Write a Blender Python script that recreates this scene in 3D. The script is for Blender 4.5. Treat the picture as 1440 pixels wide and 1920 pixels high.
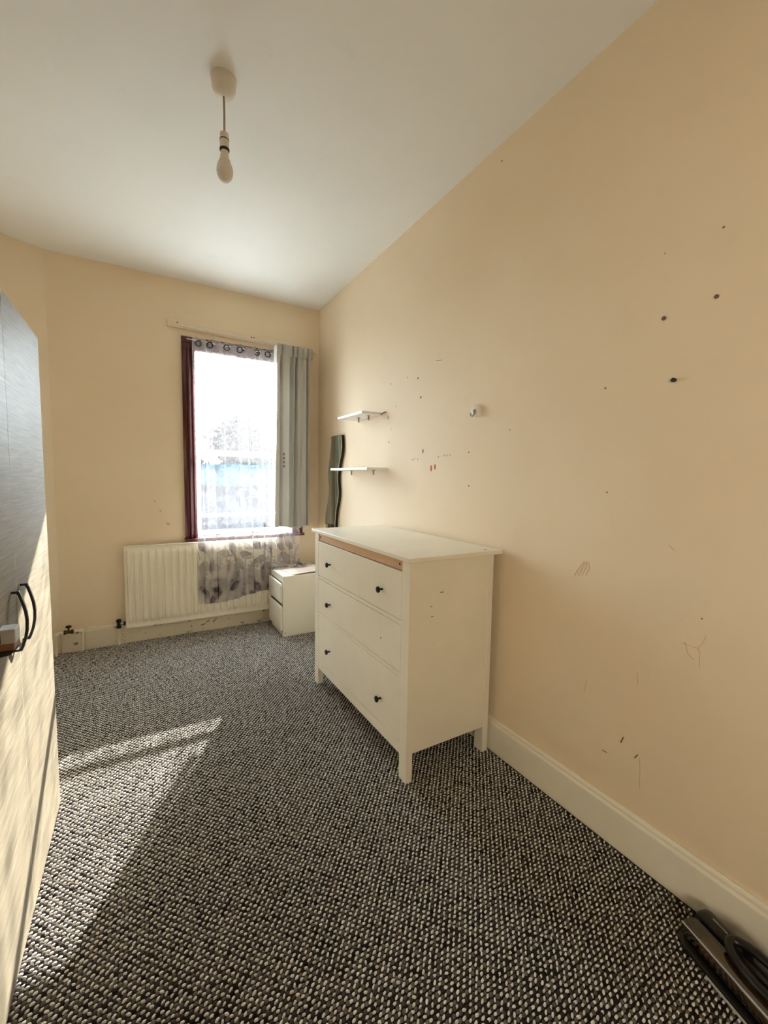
import bpy, bmesh, math, random
import numpy as np
from mathutils import Vector, Matrix

random.seed(7)
rng = np.random.default_rng(7)
S = bpy.context.scene
COL = S.collection
for o in list(bpy.data.objects):
    bpy.data.objects.remove(o, do_unlink=True)

# ------------------------------------------------------------------ camera
# world: right wall X=0, window wall Y=0, carpet Z=0, metres
F, YAW, PITCH, ROLL = 791.74, 0.5240, 0.0804, 0.0157
CAM = Vector((-1.4235, -3.6811, 1.2740))
fw = Vector((math.sin(YAW)*math.cos(PITCH), math.cos(YAW)*math.cos(PITCH), -math.sin(PITCH)))
rt = Vector((math.cos(YAW), -math.sin(YAW), 0)); dn = fw.cross(rt)
c_, s_ = math.cos(ROLL), math.sin(ROLL)
ximg = c_*rt - s_*dn; yimg = s_*rt + c_*dn
cd = bpy.data.cameras.new('camera'); cd.sensor_fit = 'VERTICAL'; cd.sensor_height = 24.0
cd.lens = F*24.0/1920.0; cd.clip_start = 0.02; cd.clip_end = 300
cam = bpy.data.objects.new('camera', cd); COL.objects.link(cam)
m = Matrix((ximg, -yimg, -fw)).transposed().to_4x4(); m.translation = CAM
cam.matrix_world = m
S.camera = cam

# ------------------------------------------------------------------ light
W = bpy.data.worlds.new('sky'); S.world = W; W.use_nodes = True
bg = W.node_tree.nodes['Background']
bg.inputs['Color'].default_value = (0.83, 0.93, 1.0, 1); bg.inputs['Strength'].default_value = 22.0
sd = bpy.data.lights.new('sun', 'SUN'); sd.energy = 27.0; sd.angle = math.radians(0.6); sd.color = (1.0, 0.95, 0.87)
sun = bpy.data.objects.new('sun', sd); COL.objects.link(sun)
sun.rotation_euler = Vector((-0.51, -1.0, -0.565)).to_track_quat('-Z', 'Y').to_euler()
sun.location = (3, 6, 5)
pd = bpy.data.lights.new('window_portal', 'AREA'); pd.shape = 'RECTANGLE'; pd.size = 0.82; pd.size_y = 1.48
pd.cycles.is_portal = True
po = bpy.data.objects.new('window_portal', pd); COL.objects.link(po)
po.location = (-0.64, 0.17, 1.52); po.rotation_euler = (math.radians(-90), 0, 0)

pd2 = bpy.data.lights.new('fill_portal', 'AREA'); pd2.shape = 'RECTANGLE'; pd2.size = 0.80; pd2.size_y = 0.58  # guides sampling through the made-up fill window behind the camera
pd2.cycles.is_portal = True
po2 = bpy.data.objects.new('fill_portal', pd2); COL.objects.link(po2)
po2.location = (-2.395, -5.21, 1.5); po2.rotation_euler = (0, math.radians(-90), 0)
S.view_settings.view_transform = 'Standard'; S.view_settings.look = 'None'
S.view_settings.exposure = 0.94; S.view_settings.gamma = 1.0; S.view_settings.use_curve_mapping = False
S.cycles.max_bounces = 10; S.cycles.diffuse_bounces = 6; S.cycles.adaptive_threshold = 0.06; S.cycles.glossy_bounces = 4
S.cycles.transparent_max_bounces = 24; S.cycles.sample_clamp_indirect = 12.0
S.cycles.caustics_reflective = False; S.cycles.caustics_refractive = False

# ------------------------------------------------------------------ materials
def srgb(r, g, b):
    f = lambda v: (v/255/12.92) if v/255 <= 0.04045 else ((v/255+0.055)/1.055)**2.4
    return (f(r), f(g), f(b), 1.0)

class NT:
    def __init__(s, name):
        s.mat = bpy.data.materials.new(name); s.mat.use_nodes = True
        s.t = s.mat.node_tree; s.t.nodes.clear()
        s.out = s.n('ShaderNodeOutputMaterial')
    def n(s, typ, **kw):
        nd = s.t.nodes.new(typ)
        for k, v in kw.items(): setattr(nd, k, v)
        return nd
    def l(s, a, b): s.t.links.new(a, b)
    def val(s, sock, v):
        if hasattr(v, 'is_output'): s.l(v, sock)
        else: sock.default_value = v
    def math(s, op, a, b=0.0, clamp=False):
        nd = s.n('ShaderNodeMath', operation=op, use_clamp=clamp)
        s.val(nd.inputs[0], a); s.val(nd.inputs[1], b); return nd.outputs[0]
    def mixc(s, f, a, b, mode='MIX'):
        nd = s.n('ShaderNodeMix', data_type='RGBA', blend_type=mode)
        s.val(nd.inputs[0], f); s.val(nd.inputs[6], a); s.val(nd.inputs[7], b); return nd.outputs[2]
    def ramp(s, f, stops):
        nd = s.n('ShaderNodeValToRGB'); s.val(nd.inputs[0], f)
        el = nd.color_ramp.elements
        while len(el) < len(stops): el.new(0.5)
        for e, (p, c) in zip(el, stops): e.position = p; e.color = c
        return nd.outputs[0]
    def noise(s, co, scale, detail=4, rough=0.55, dist=0.0):
        nd = s.n('ShaderNodeTexNoise'); s.l(co, nd.inputs['Vector'])
        nd.inputs['Scale'].default_value = scale; nd.inputs['Detail'].default_value = detail
        nd.inputs['Roughness'].default_value = rough; nd.inputs['Distortion'].default_value = dist
        return nd.outputs['Fac']
    def obj(s, scale=(1, 1, 1)):
        tc = s.n('ShaderNodeTexCoord'); mp = s.n('ShaderNodeMapping'); s.l(tc.outputs['Object'], mp.inputs['Vector'])
        mp.inputs['Scale'].default_value = scale; return mp.outputs[0]
    def bsdf(s, col, rough=0.5, metal=0.0, spec=0.5, bump=None, bs=0.1, bd=0.002):
        p = s.n('ShaderNodeBsdfPrincipled'); s.val(p.inputs['Base Color'], col); s.val(p.inputs['Roughness'], rough)
        p.inputs['Metallic'].default_value = metal; p.inputs['Specular IOR Level'].default_value = spec
        if bump is not None:
            b = s.n('ShaderNodeBump'); s.l(bump, b.inputs['Height']); b.inputs['Strength'].default_value = bs
            b.inputs['Distance'].default_value = bd; s.l(b.outputs[0], p.inputs['Normal'])
        return p.outputs[0]
    def done(s, sh): s.l(sh, s.out.inputs['Surface']); return s.mat

def plain(name, col, rough=0.5, metal=0.0, var=0.06, scale=14, spec=0.5, bs=0.05, bd=0.002):
    t = NT(name); co = t.obj(); nz = t.noise(co, scale, 4)
    dk = tuple(c*(1-var*2) for c in col[:3]) + (1,)
    base = t.mixc(t.ramp(nz, [(0.3, (0, 0, 0, 1)), (0.7, (1, 1, 1, 1))]), dk, col)
    return t.done(t.bsdf(base, rough, metal, spec, t.noise(co, scale*8, 3), bs, bd))

def paint_wall(name, col, blotch):
    t = NT(name); co = t.obj()
    a = t.noise(co, 0.9, 4, 0.5); b = t.noise(co, 7, 5, 0.6)
    base = t.mixc(t.ramp(a, [(0.35, (0, 0, 0, 1)), (0.68, (1, 1, 1, 1))]), blotch, col)
    smudge = t.ramp(b, [(0.62, (0, 0, 0, 1)), (0.80, (0.22, 0.22, 0.22, 1))])
    base = t.mixc(smudge, base, tuple(c*0.8 for c in blotch[:3])+(1,))
    roller = t.noise(t.obj((1, 1, 0.7)), 140, 3, 0.6)
    und = t.noise(co, 3.5, 3, 0.5)
    h = t.math('ADD', t.math('MULTIPLY', roller, 0.25), t.math('MULTIPLY', und, 1.6))
    return t.done(t.bsdf(base, 0.62, 0, 0.3, h, 0.22, 0.004))

def furniture_white(name, col, scuff, rough=0.38):
    t = NT(name); co = t.obj()
    a = t.noise(co, 3.0, 5, 0.6); b = t.noise(t.obj((1, 1, 3)), 26, 4, 0.7)
    base = t.mixc(t.ramp(a, [(0.35, (0, 0, 0, 1)), (0.75, (1, 1, 1, 1))]), tuple(c*0.93 for c in col[:3])+(1,), col)
    base = t.mixc(t.ramp(b, [(0.70, (0, 0, 0, 1)), (0.78, (0.45, 0.45, 0.45, 1))]), base, scuff)
    return t.done(t.bsdf(base, rough, 0, 0.45, t.noise(co, 60, 3), 0.05, 0.001))

def wood(name, c1, c2, axis_scale, scale=1.0, rough=0.4, bs=0.12, spec=0.5, fine=None, finesc=38):
    t = NT(name); co = t.obj(axis_scale)
    a = t.noise(co, 6*scale, 6, 0.62, 0.4); b = t.noise(co, finesc*scale, 4, 0.7)
    base = t.ramp(a, [(0.30, c1), (0.68, c2)])
    if fine: base = t.mixc(t.ramp(b, [(0.56, (0, 0, 0, 1)), (0.66, (0.75, 0.75, 0.75, 1))]), base, fine)
    return t.done(t.bsdf(base, rough, 0, spec, b, bs, 0.0015))

M = {}
M['wall'] = paint_wall('cream wall paint', srgb(241, 225, 199), srgb(235, 216, 188))
M['ceiling'] = paint_wall('white ceiling paint', srgb(244, 244, 241), srgb(238, 238, 234))
M['skirting'] = furniture_white('aged white gloss skirting', srgb(244, 238, 222), srgb(196, 178, 140), 0.35)
M['chipped'] = None
M['chest'] = furniture_white('cream white stained furniture', srgb(249, 243, 228), srgb(205, 190, 160))
M['stand'] = furniture_white('white laminate', srgb(238, 232, 218), srgb(214, 204, 184), 0.3)
M['darkgap'] = plain('dark recess board', srgb(52, 46, 38), 0.8)
M['barewood'] = wood('bare pine', srgb(206, 166, 126), srgb(224, 188, 150), (30, 1, 12), 0.6, 0.6)
M['hole'] = plain('dark hole', srgb(30, 24, 18), 0.9)
M['knob'] = plain('black knob metal', srgb(26, 26, 26), 0.3, 0.4, 0.1)
M['laminate'] = wood('pale ash laminate', srgb(112, 103, 88), srgb(152, 140, 120), (1, 1.6, 46), 0.55, 0.46, 0.10, 0.32, srgb(98, 88, 74), 11)
M['edgeband'] = plain('pale edge banding', srgb(238, 226, 196), 0.4)
M['wardrobe_in'] = plain('wardrobe carcass board', srgb(205, 192, 165), 0.5)
M['handle'] = plain('dark gunmetal', srgb(58, 58, 60), 0.32, 0.6, 0.08)
M['mahogany'] = wood('dark red brown varnish', srgb(52, 18, 20), srgb(92, 34, 34), (8, 8, 0.8), 1.0, 0.18, 0.03, 0.6)
M['sash'] = plain('white painted sash', srgb(240, 240, 238), 0.35)
M['radiator'] = furniture_white('old white radiator enamel', srgb(245, 238, 220), srgb(206, 194, 168), 0.35)
M['brass'] = plain('tarnished brass', srgb(92, 74, 44), 0.45, 0.8, 0.2)
M['valve'] = plain('blackened valve', srgb(40, 36, 34), 0.45, 0.5, 0.2)
M['chrome'] = plain('dull chrome', srgb(190, 188, 184), 0.25, 0.9, 0.05)
M['pipe'] = furniture_white('painted pipe', srgb(238, 230, 212), srgb(190, 176, 150), 0.4)
M['plastic'] = plain('white plastic', srgb(236, 230, 220), 0.35, 0, 0.03)
M['cord'] = plain('aged cord', srgb(176, 158, 130), 0.6)
M['bulb'] = plain('frosted bulb', srgb(240, 234, 226), 0.22, 0, 0.02)
M['blackband'] = plain('black band', srgb(24, 20, 18), 0.5)
M['shelf'] = plain('white shelf board', srgb(244, 242, 240), 0.4, 0, 0.02)
M['steel'] = plain('steel pin', srgb(150, 140, 130), 0.35, 0.8)
M['blackplastic'] = plain('black plastic', srgb(22, 20, 20), 0.35, 0, 0.1)
M['silver'] = plain('silver plastic', srgb(206, 208, 210), 0.3, 0.3, 0.05)
M['brown'] = plain('brown wood slab', srgb(150, 104, 78), 0.5)
M['filter'] = plain('tan filter', srgb(150, 120, 84), 0.7)
M['mark'] = plain('grey wall mark', srgb(126, 104, 78), 0.8)
M['chip'] = plain('worn paint chip', srgb(158, 136, 106), 0.8)
M['pencil'] = plain('faint pencil', srgb(196, 170, 134), 0.8)
M['faint'] = plain('faint wall scuff', srgb(216, 192, 156), 0.8)
M['red'] = plain('red paint', srgb(176, 44, 36), 0.6)
M['greenmark'] = plain('pale green paint', srgb(150, 176, 140), 0.6)
M['flake'] = plain('paint flake', srgb(226, 216, 200), 0.7)
M['paper'] = plain('pinkish paper', srgb(226, 206, 190), 0.7, 0, 0.05)
M['subfloor'] = wood('dusty grey floorboard', srgb(88, 80, 64), srgb(120, 110, 92), (1, 12, 1), 1.0, 0.85)
M['backing'] = plain('dark carpet backing', srgb(34, 28, 27), 0.95, 0, 0.15, 300)
M['bark'] = plain('bark', srgb(84, 70, 56), 0.9, 0, 0.2)
M['leaf'] = plain('dull green leaves', srgb(30, 36, 35), 0.9, 0, 0.25, 3, 0.0)
M['leaf2'] = plain('grey green leaves', srgb(33, 38, 40), 0.9, 0, 0.25, 3, 0.0)
M['grass'] = plain('garden grass', srgb(44, 50, 40), 0.9, 0, 0.2, 5, 0.0)
M['paving'] = plain('pale concrete', srgb(166, 166, 165), 0.9, 0, 0.06, 2)  # kept pale so the added yard bounces light up to the ceiling
M['brick'] = plain('pale outside brick', srgb(32, 37, 43), 0.9, 0, 0.15, 9, 0.0)
M['bluesheet'] = plain('pale blue sheet roof', srgb(20, 38, 46), 0.9, 0, 0.05, 14, 0.0)
M['fence'] = plain('grey fence board', srgb(150, 146, 140), 0.8, 0, 0.15)

def chipped_mat():
    t = NT('chipped white skirting'); co = t.obj()
    b = t.noise(t.obj((1, 1, 1.4)), 17, 5, 0.65)
    f = t.ramp(b, [(0.60, (0, 0, 0, 1)), (0.63, (1, 1, 1, 1))])
    base = t.mixc(f, srgb(228, 218, 198), srgb(140, 128, 108))
    return t.done(t.bsdf(base, 0.5, 0, 0.4, f, 0.3, -0.002))
M['chipped'] = chipped_mat()

def yarn(name, c1, c2):
    t = NT(name)
    g = t.n('ShaderNodeNewGeometry')
    base = t.ramp(g.outputs['Random Per Island'], [(0.0, c1), (1.0, c2)])
    return t.done(t.bsdf(base, 1.0, 0, 0.0, t.noise(t.obj(), 900, 2), 0.4, 0.001))
M['yarn_light'] = yarn('off white yarn', srgb(206, 204, 199), srgb(234, 232, 228))
M['yarn_dark'] = yarn('dark brown yarn', srgb(38, 32, 31), srgb(116, 107, 101))

def glass_mat(name, tint, gl=0.08, alpha=0.03):
    t = NT(name); tr = t.n('ShaderNodeBsdfTransparent'); tr.inputs[0].default_value = tint
    g = t.n('ShaderNodeBsdfGlossy'); g.inputs['Roughness'].default_value = 0.02
    nz = t.noise(t.obj(), 4, 2)
    mx = t.n('ShaderNodeMixShader'); t.val(mx.inputs[0], t.math('ADD', t.math('MULTIPLY', nz, alpha), gl - alpha*0.5))
    t.l(tr.outputs[0], mx.inputs[1]); t.l(g.outputs[0], mx.inputs[2]); return t.done(mx.outputs[0])
M['glass'] = glass_mat('window glass', (0.96, 0.98, 0.98, 1))
M['amber'] = glass_mat('amber fill light pane', (1.0, 0.91, 0.78, 1), 0.05, 0.02)  # tint chosen to warm the added fill light
M['smoky'] = glass_mat('smoky clear plastic', (0.42, 0.36, 0.26, 1), 0.14, 0.04)

def mirror_mat():
    t = NT('silvered mirror'); nz = t.noise(t.obj(), 20, 3)
    rough = t.math('ADD', t.math('MULTIPLY', nz, 0.03), 0.01)
    return t.done(t.bsdf(srgb(214, 222, 214), rough, 1.0))
M['mirror'] = mirror_mat()
M['mirror_edge'] = plain('dark mirror edge', srgb(38, 42, 36), 0.2)

def cloth_mat(name, col, trans=0.25, weave=420):
    t = NT(name); co = t.obj()
    nz = t.noise(co, 5, 4); wv = t.noise(t.obj((1, 1, 0.25)), weave, 2)
    base = t.mixc(nz, tuple(c*0.9 for c in col[:3])+(1,), col)
    d = t.bsdf(base, 0.85, 0, 0.15, wv, 0.15, 0.001)
    tl = t.n('ShaderNodeBsdfTranslucent'); t.l(base, tl.inputs[0])
    mx = t.n('ShaderNodeMixShader'); mx.inputs[0].default_value = trans
    t.l(d, mx.inputs[1]); t.l(tl.outputs[0], mx.inputs[2]); return t.done(mx.outputs[0])
M['greycloth'] = cloth_mat('grey curtain cloth', srgb(212, 209, 202), 0.22)
M['stitch'] = plain('grey embroidery', srgb(140, 134, 126), 0.8)

def sheer_mat():
    t = NT('printed voile'); uvn = t.n('ShaderNodeUVMap'); uvn.uv_map = 'UVMap'
    wob = t.n('ShaderNodeTexNoise'); t.l(uvn.outputs[0], wob.inputs['Vector']); wob.inputs['Scale'].default_value = 9.0
    wadd = t.n('ShaderNodeVectorMath', operation='MULTIPLY_ADD'); t.l(wob.outputs['Color'], wadd.inputs[0])
    wadd.inputs[1].default_value = (0.03, 0.03, 0); t.l(uvn.outputs[0], wadd.inputs[2])
    def leaf(scale, off, w, ln):
        mp = t.n('ShaderNodeMapping'); t.l(wadd.outputs[0], mp.inputs['Vector'])
        mp.inputs['Scale'].default_value = (scale, scale, 1); mp.inputs['Location'].default_value = (off, off*1.7, 0)
        v = t.n('ShaderNodeTexVoronoi', voronoi_dimensions='2D'); v.inputs['Scale'].default_value = 1.0
        t.l(mp.outputs[0], v.inputs['Vector'])
        sub = t.n('ShaderNodeVectorMath', operation='SUBTRACT'); t.l(mp.outputs[0], sub.inputs[0]); t.l(v.outputs['Position'], sub.inputs[1])
        sp = t.n('ShaderNodeSeparateColor'); t.l(v.outputs['Color'], sp.inputs[0])
        ro = t.n('ShaderNodeVectorRotate', rotation_type='Z_AXIS'); t.l(sub.outputs[0], ro.inputs['Vector'])
        t.l(t.math('MULTIPLY', sp.outputs[0], 6.283), ro.inputs['Angle'])
        xy = t.n('ShaderNodeSeparateXYZ'); t.l(ro.outputs[0], xy.inputs[0])
        yy = t.math('DIVIDE', xy.outputs[1], ln); env = t.math('SUBTRACT', 1.0, t.math('MULTIPLY', yy, yy))
        ax = t.math('ABSOLUTE', xy.outputs[0])
        d = t.math('SUBTRACT', t.math('MULTIPLY', env, w), ax)          # >0 inside the leaf
        inside = t.math('MULTIPLY', d, 40.0, True)
        edge = t.math('SUBTRACT', 1.0, t.math('MULTIPLY', t.math('ABSOLUTE', d), 34.0), True)
        vein = t.math('MULTIPLY', t.math('SUBTRACT', 1.0, t.math('MULTIPLY', ax, 45.0), True), inside)
        side = t.math('MULTIPLY', t.math('ADD', 0.5, t.math('MULTIPLY', xy.outputs[0], 2.2)), inside, True)
        return inside, edge, vein, side, sp.outputs[1]
    i1, e1, v1, s1, r1 = leaf(8.5, 0.0, 0.26, 0.60)
    i2, e2, v2, s2, r2 = leaf(12.0, 3.3, 0.24, 0.55)
    xyz = t.n('ShaderNodeSeparateXYZ'); t.l(uvn.outputs[0], xyz.inputs[0])
    hem = t.n('ShaderNodeMapRange'); hem.clamp = True; t.l(xyz.outputs[1], hem.inputs[0])
    hem.inputs[1].default_value = 0.46; hem.inputs[2].default_value = 0.05; hem.inputs[3].default_value = 0.0; hem.inputs[4].default_value = 1.0
    head = t.n('ShaderNodeMapRange'); head.clamp = True; t.l(xyz.outputs[1], head.inputs[0])
    head.inputs[1].default_value = 1.955; head.inputs[2].default_value = 1.965; head.inputs[3].default_value = 0.0; head.inputs[4].default_value = 1.0
    low = t.n('ShaderNodeMapRange'); low.clamp = True; t.l(xyz.outputs[1], low.inputs[0])   # the print grows denser towards the hem
    low.inputs[1].default_value = 0.75; low.inputs[2].default_value = 0.40; low.inputs[3].default_value = 0.48; low.inputs[4].default_value = 1.0
    body = t.math('ADD', t.math('MULTIPLY', t.math('MULTIPLY', i1, 0.52), r1), t.math('MULTIPLY', t.math('MULTIPLY', i2, 0.40), r2))
    body = t.math('MULTIPLY', body, low.outputs[0])
    body = t.math('ADD', body, t.math('MULTIPLY', t.math('MAXIMUM', e1, e2), 0.50))
    body = t.math('ADD', body, t.math('MULTIPLY', t.math('MULTIPLY', s1, 0.20), low.outputs[0]))
    nz = t.noise(uvn.outputs[0], 40, 4)
    body = t.math('ADD', body, t.math('MULTIPLY', t.math('SUBTRACT', nz, 0.45), 0.35))
    body = t.math('SUBTRACT', body, t.math('MULTIPLY', v1, 0.22))
    ink = t.math('ADD', body, t.math('MULTIPLY', hem.outputs[0], 0.30), True)
    colr = t.ramp(ink, [(0.0, srgb(226, 222, 224)), (0.45, srgb(166, 158, 162)), (1.0, srgb(84, 78, 84))])
    alpha = t.math('ADD', t.math('ADD', 0.24, t.math('MULTIPLY', ink, 0.72)), t.math('MULTIPLY', head.outputs[0], 0.15), True)
    d = t.n('ShaderNodeBsdfDiffuse'); t.l(colr, d.inputs[0]); tl = t.n('ShaderNodeBsdfTranslucent'); t.l(colr, tl.inputs[0])
    m1 = t.n('ShaderNodeMixShader'); m1.inputs[0].default_value = 0.05; t.l(d.outputs[0], m1.inputs[1]); t.l(tl.outputs[0], m1.inputs[2])
    tr = t.n('ShaderNodeBsdfTransparent')
    m2 = t.n('ShaderNodeMixShader'); t.l(alpha, m2.inputs[0]); t.l(tr.outputs[0], m2.inputs[1]); t.l(m1.outputs[0], m2.inputs[2])
    return t.done(m2.outputs[0])
M['sheer'] = sheer_mat()

# ------------------------------------------------------------------ mesh helpers
class MB:
    def __init__(s): s.v = []; s.f = []
    def add(s, vs, fs):
        o = len(s.v); s.v += [tuple(p) for p in vs]; s.f += [tuple(i+o for i in f) for f in fs]; return s
    def box(s, x0, x1, y0, y1, z0, z1):
        x0, x1 = min(x0, x1), max(x0, x1); y0, y1 = min(y0, y1), max(y0, y1); z0, z1 = min(z0, z1), max(z0, z1)
        return s.add([(x0,y0,z0),(x1,y0,z0),(x1,y1,z0),(x0,y1,z0),(x0,y0,z1),(x1,y0,z1),(x1,y1,z1),(x0,y1,z1)],
                     [(0,3,2,1),(4,5,6,7),(0,1,5,4),(1,2,6,5),(2,3,7,6),(3,0,4,7)])
    def prism(s, pts, axis, a, b):
        """pts: 2-D polygon in the two other axes (cyclic order), extruded along axis from a to b"""
        n = len(pts)
        def mk(p, q):
            if axis == 'x': return (q, p[0], p[1])
            if axis == 'y': return (p[0], q, p[1])
            return (p[0], p[1], q)
        vs = [mk(p, a) for p in pts] + [mk(p, b) for p in pts]
        fs = [tuple(range(n))[::-1], tuple(range(n, 2*n))] + [(i, (i+1) % n, n+(i+1) % n, n+i) for i in range(n)]
        return s.add(vs, fs)
    def lathe(s, prof, c=(0, 0, 0), axis='z', seg=20):
        """prof: (radius, height) list"""
        vs = []; fs = []
        for r, h in prof:
            for k in range(seg):
                a = 2*math.pi*k/seg; u, w = r*math.cos(a), r*math.sin(a)
                p = (u, w, h) if axis == 'z' else ((h, u, w) if axis == 'x' else (u, h, w))
                vs.append((c[0]+p[0], c[1]+p[1], c[2]+p[2]))
        for j in range(len(prof)-1):
            for k in range(seg):
                a, b = j*seg+k, j*seg+(k+1) % seg; fs.append((a, b, b+seg, a+seg))
        fs.append(tuple(range(seg))[::-1]); fs.append(tuple((len(prof)-1)*seg+k for k in range(seg)))
        return s.add(vs, fs)
    def tube(s, path, r, seg=10, flat=1.0, up=(0, 0, 1)):
        P = [Vector(p) for p in path]; vs = []; fs = []; n = len(P)
        prev = None
        for i, p in enumerate(P):
            d = (P[min(i+1, n-1)] - P[max(i-1, 0)]).normalized()
            if prev is None:
                u = Vector(up); u = (u - d*u.dot(d))
                if u.length < 1e-4: u = Vector((1, 0, 0)) - d*d.x
                u.normalize()
            else:
                u = (prev - d*prev.dot(d)).normalized()
            prev = u; w = d.cross(u); rr = r[i] if isinstance(r, (list, tuple)) else r
            for k in range(seg):
                a = 2*math.pi*k/seg; vs.append(p + u*math.cos(a)*rr + w*math.sin(a)*rr*flat)
        for i in range(n-1):
            for k in range(seg):
                a, b = i*seg+k, i*seg+(k+1) % seg; fs.append((a, b, b+seg, a+seg))
        fs.append(tuple(range(seg))[::-1]); fs.append(tuple((n-1)*seg+k for k in range(seg)))
        return s.add(vs, fs)
    def grid(s, P):
        nu, nv = len(P), len(P[0]); vs = [p for r in P for p in r]
        fs = [(i*nv+j, (i+1)*nv+j, (i+1)*nv+j+1, i*nv+j+1) for i in range(nu-1) for j in range(nv-1)]
        return s.add(vs, fs)
    def build(s, name, mat, parent=None, bevel=0.0, smooth=False, segs=2, loc=None):
        me = bpy.data.meshes.new(name); me.from_pydata(s.v, [], s.f); me.update()
        bm = bmesh.new(); bm.from_mesh(me); bmesh.ops.recalc_face_normals(bm, faces=bm.faces)
        if bevel:
            es = [e for e in bm.edges if len(e.link_faces) == 2 and e.calc_face_angle(0) > 0.5]
            bmesh.ops.bevel(bm, geom=es, offset=bevel, segments=segs, affect='EDGES', profile=0.5, clamp_overlap=True)
        bm.to_mesh(me); bm.free()
        if smooth:
            for p in me.polygons: p.use_smooth = True
            me.set_sharp_from_angle(angle=math.radians(40))
        me.materials.append(mat)
        o = bpy.data.objects.new(name, me); COL.objects.link(o)
        if parent: o.parent = parent
        if loc: o.location = loc
        return o

def box(name, mat, parent, *b, bevel=0.0): return MB().box(*b).build(name, mat, parent, bevel)
def tag(o, label=None, cat=None, group=None, kind=None):
    if label: o['label'] = label
    if cat: o['category'] = cat
    if group: o['group'] = group
    if kind: o['kind'] = kind
    return o
def thing(name, label, cat, loc=(0, 0, 0), rz=0.0, group=None, kind=None):
    o = bpy.data.objects.new(name, None); COL.objects.link(o); o.empty_display_size = 0.1
    o.location = loc; o.rotation_euler = (0, 0, rz); return tag(o, label, cat, group, kind)
def hit(u, v, axis, val):
    """pixel of the 1440x1920 photograph -> point on a world plane (used to read off real positions)"""
    d = ximg*((u-720)/F) + yimg*((v-960)/F) + fw
    t = (val - CAM[axis])/d[axis]; return CAM + d*t

# ------------------------------------------------------------------ the room
HC = 2.754; XL = -1.939; XW = -2.30; YR = -4.35
WX0, WX1, WZ0, WZ1 = -1.045, -0.235, 0.775, 2.25     # window opening
floor = box('floor', M['subfloor'], None, XW-0.1, 0.1, -5.8, 0.02, -0.16, -0.012)
tag(floor, 'dusty bare floor under the fitted carpet', None, None, 'structure')
ceil_ = box('ceiling', M['ceiling'], None, XW-0.1, 0.1, -5.8, 0.16, HC, HC+0.1)
tag(ceil_, 'plain white painted ceiling with a slight brush line', None, None, 'structure')
wb = MB().box(XW-0.1, WX0, 0, 0.16, -0.16, HC).box(WX1, 0.1, 0, 0.16, -0.16, HC).box(WX0, WX1, 0, 0.16, -0.16, WZ0).box(WX0, WX1, 0, 0.16, WZ1, HC)
wall_back = tag(wb.build('wall_back', M['wall']), 'cream painted wall around the window', None, None, 'structure')
wall_right = tag(box('wall_right', M['wall'], None, 0, 0.1, YR-0.1, 0, -0.16, HC), 'long cream wall with nail holes and scuffs', None, None, 'structure')
ysp = (XW - XL)*0.42/0.907
wall_splay = MB().prism([(XL, 0), (XW, ysp), (XW-0.1, ysp), (XW-0.1, 0)], 'z', -0.16, HC).build('wall_splay', M['wall'])
tag(wall_splay, 'short angled cream wall beside the wardrobe', None, None, 'structure')
tag(box('wall_left', M['wall'], None, XW-0.1, XW, YR-0.1, ysp, -0.16, HC), 'cream wall behind the wardrobe', None, None, 'structure')
DX0, DX1, DZ = -1.98, -1.12, 2.06                      # unseen doorway and landing, added behind the camera to let in fill light
wf = MB().box(XW-0.1, DX0, YR-0.1, YR, -0.16, HC).box(DX1, 0.1, YR-0.1, YR, -0.16, HC).box(DX0, DX1, YR-0.1, YR, DZ, HC)
tag(wf.build('wall_front', M['wall']), 'cream wall facing the window, with an unseen doorway added for fill light', None, None, 'structure')
LY = -5.70; LW0, LW1, LZ0, LZ1 = -5.50, -4.92, 1.10, 1.90     # made-up side window, sized for the strength of the fill
lw = MB().box(XW-0.1, 0.1, LY-0.1, LY, -0.16, HC).box(0, 0.1, LY, YR-0.1, -0.16, HC).box(XW-0.1, XW, LY, LW0, -0.16, HC).box(XW-0.1, XW, LW1, YR-0.1, -0.16, HC)\
    .box(XW-0.1, XW, LW0, LW1, -0.16, LZ0).box(XW-0.1, XW, LW0, LW1, LZ1, HC)
tag(box('fill_window', M['amber'], None, XW-0.060, XW-0.056, LW0, LW1, LZ0, LZ1), 'unseen amber pane added to warm the fill light', None, None, 'structure')  # invented pane, tints the daylight used as fill
tag(lw.build('fill_landing', M['wall']), 'unseen cream landing walls added to carry the fill light', None, None, 'structure')  # landing made up out of view, spreads the fill light

# skirting boards
def skirting(name, pts, axis, a, b, mat, label):
    o = MB().prism(pts, axis, a, b).build(name, mat, None, 0.003); return tag(o, label, None, None, 'structure')
prof = [(0, -0.012), (-0.018, -0.012), (-0.018, 0.128), (-0.013, 0.136), (-0.013, 0.146), (-0.008, 0.154), (0, 0.154)]
skirting('baseboard_right', prof, 'y', YR, -0.02, M['skirting'], 'white moulded skirting along the long cream wall')
pb = [(-p[0] if False else p[0], p[1]) for p in prof]
MBk = MB().prism(pb, 'x', XL, 0.0).build('baseboard_back', M['chipped'], None, 0.003)
tag(MBk, 'chipped white skirting under the radiator', None, None, 'structure')

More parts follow.
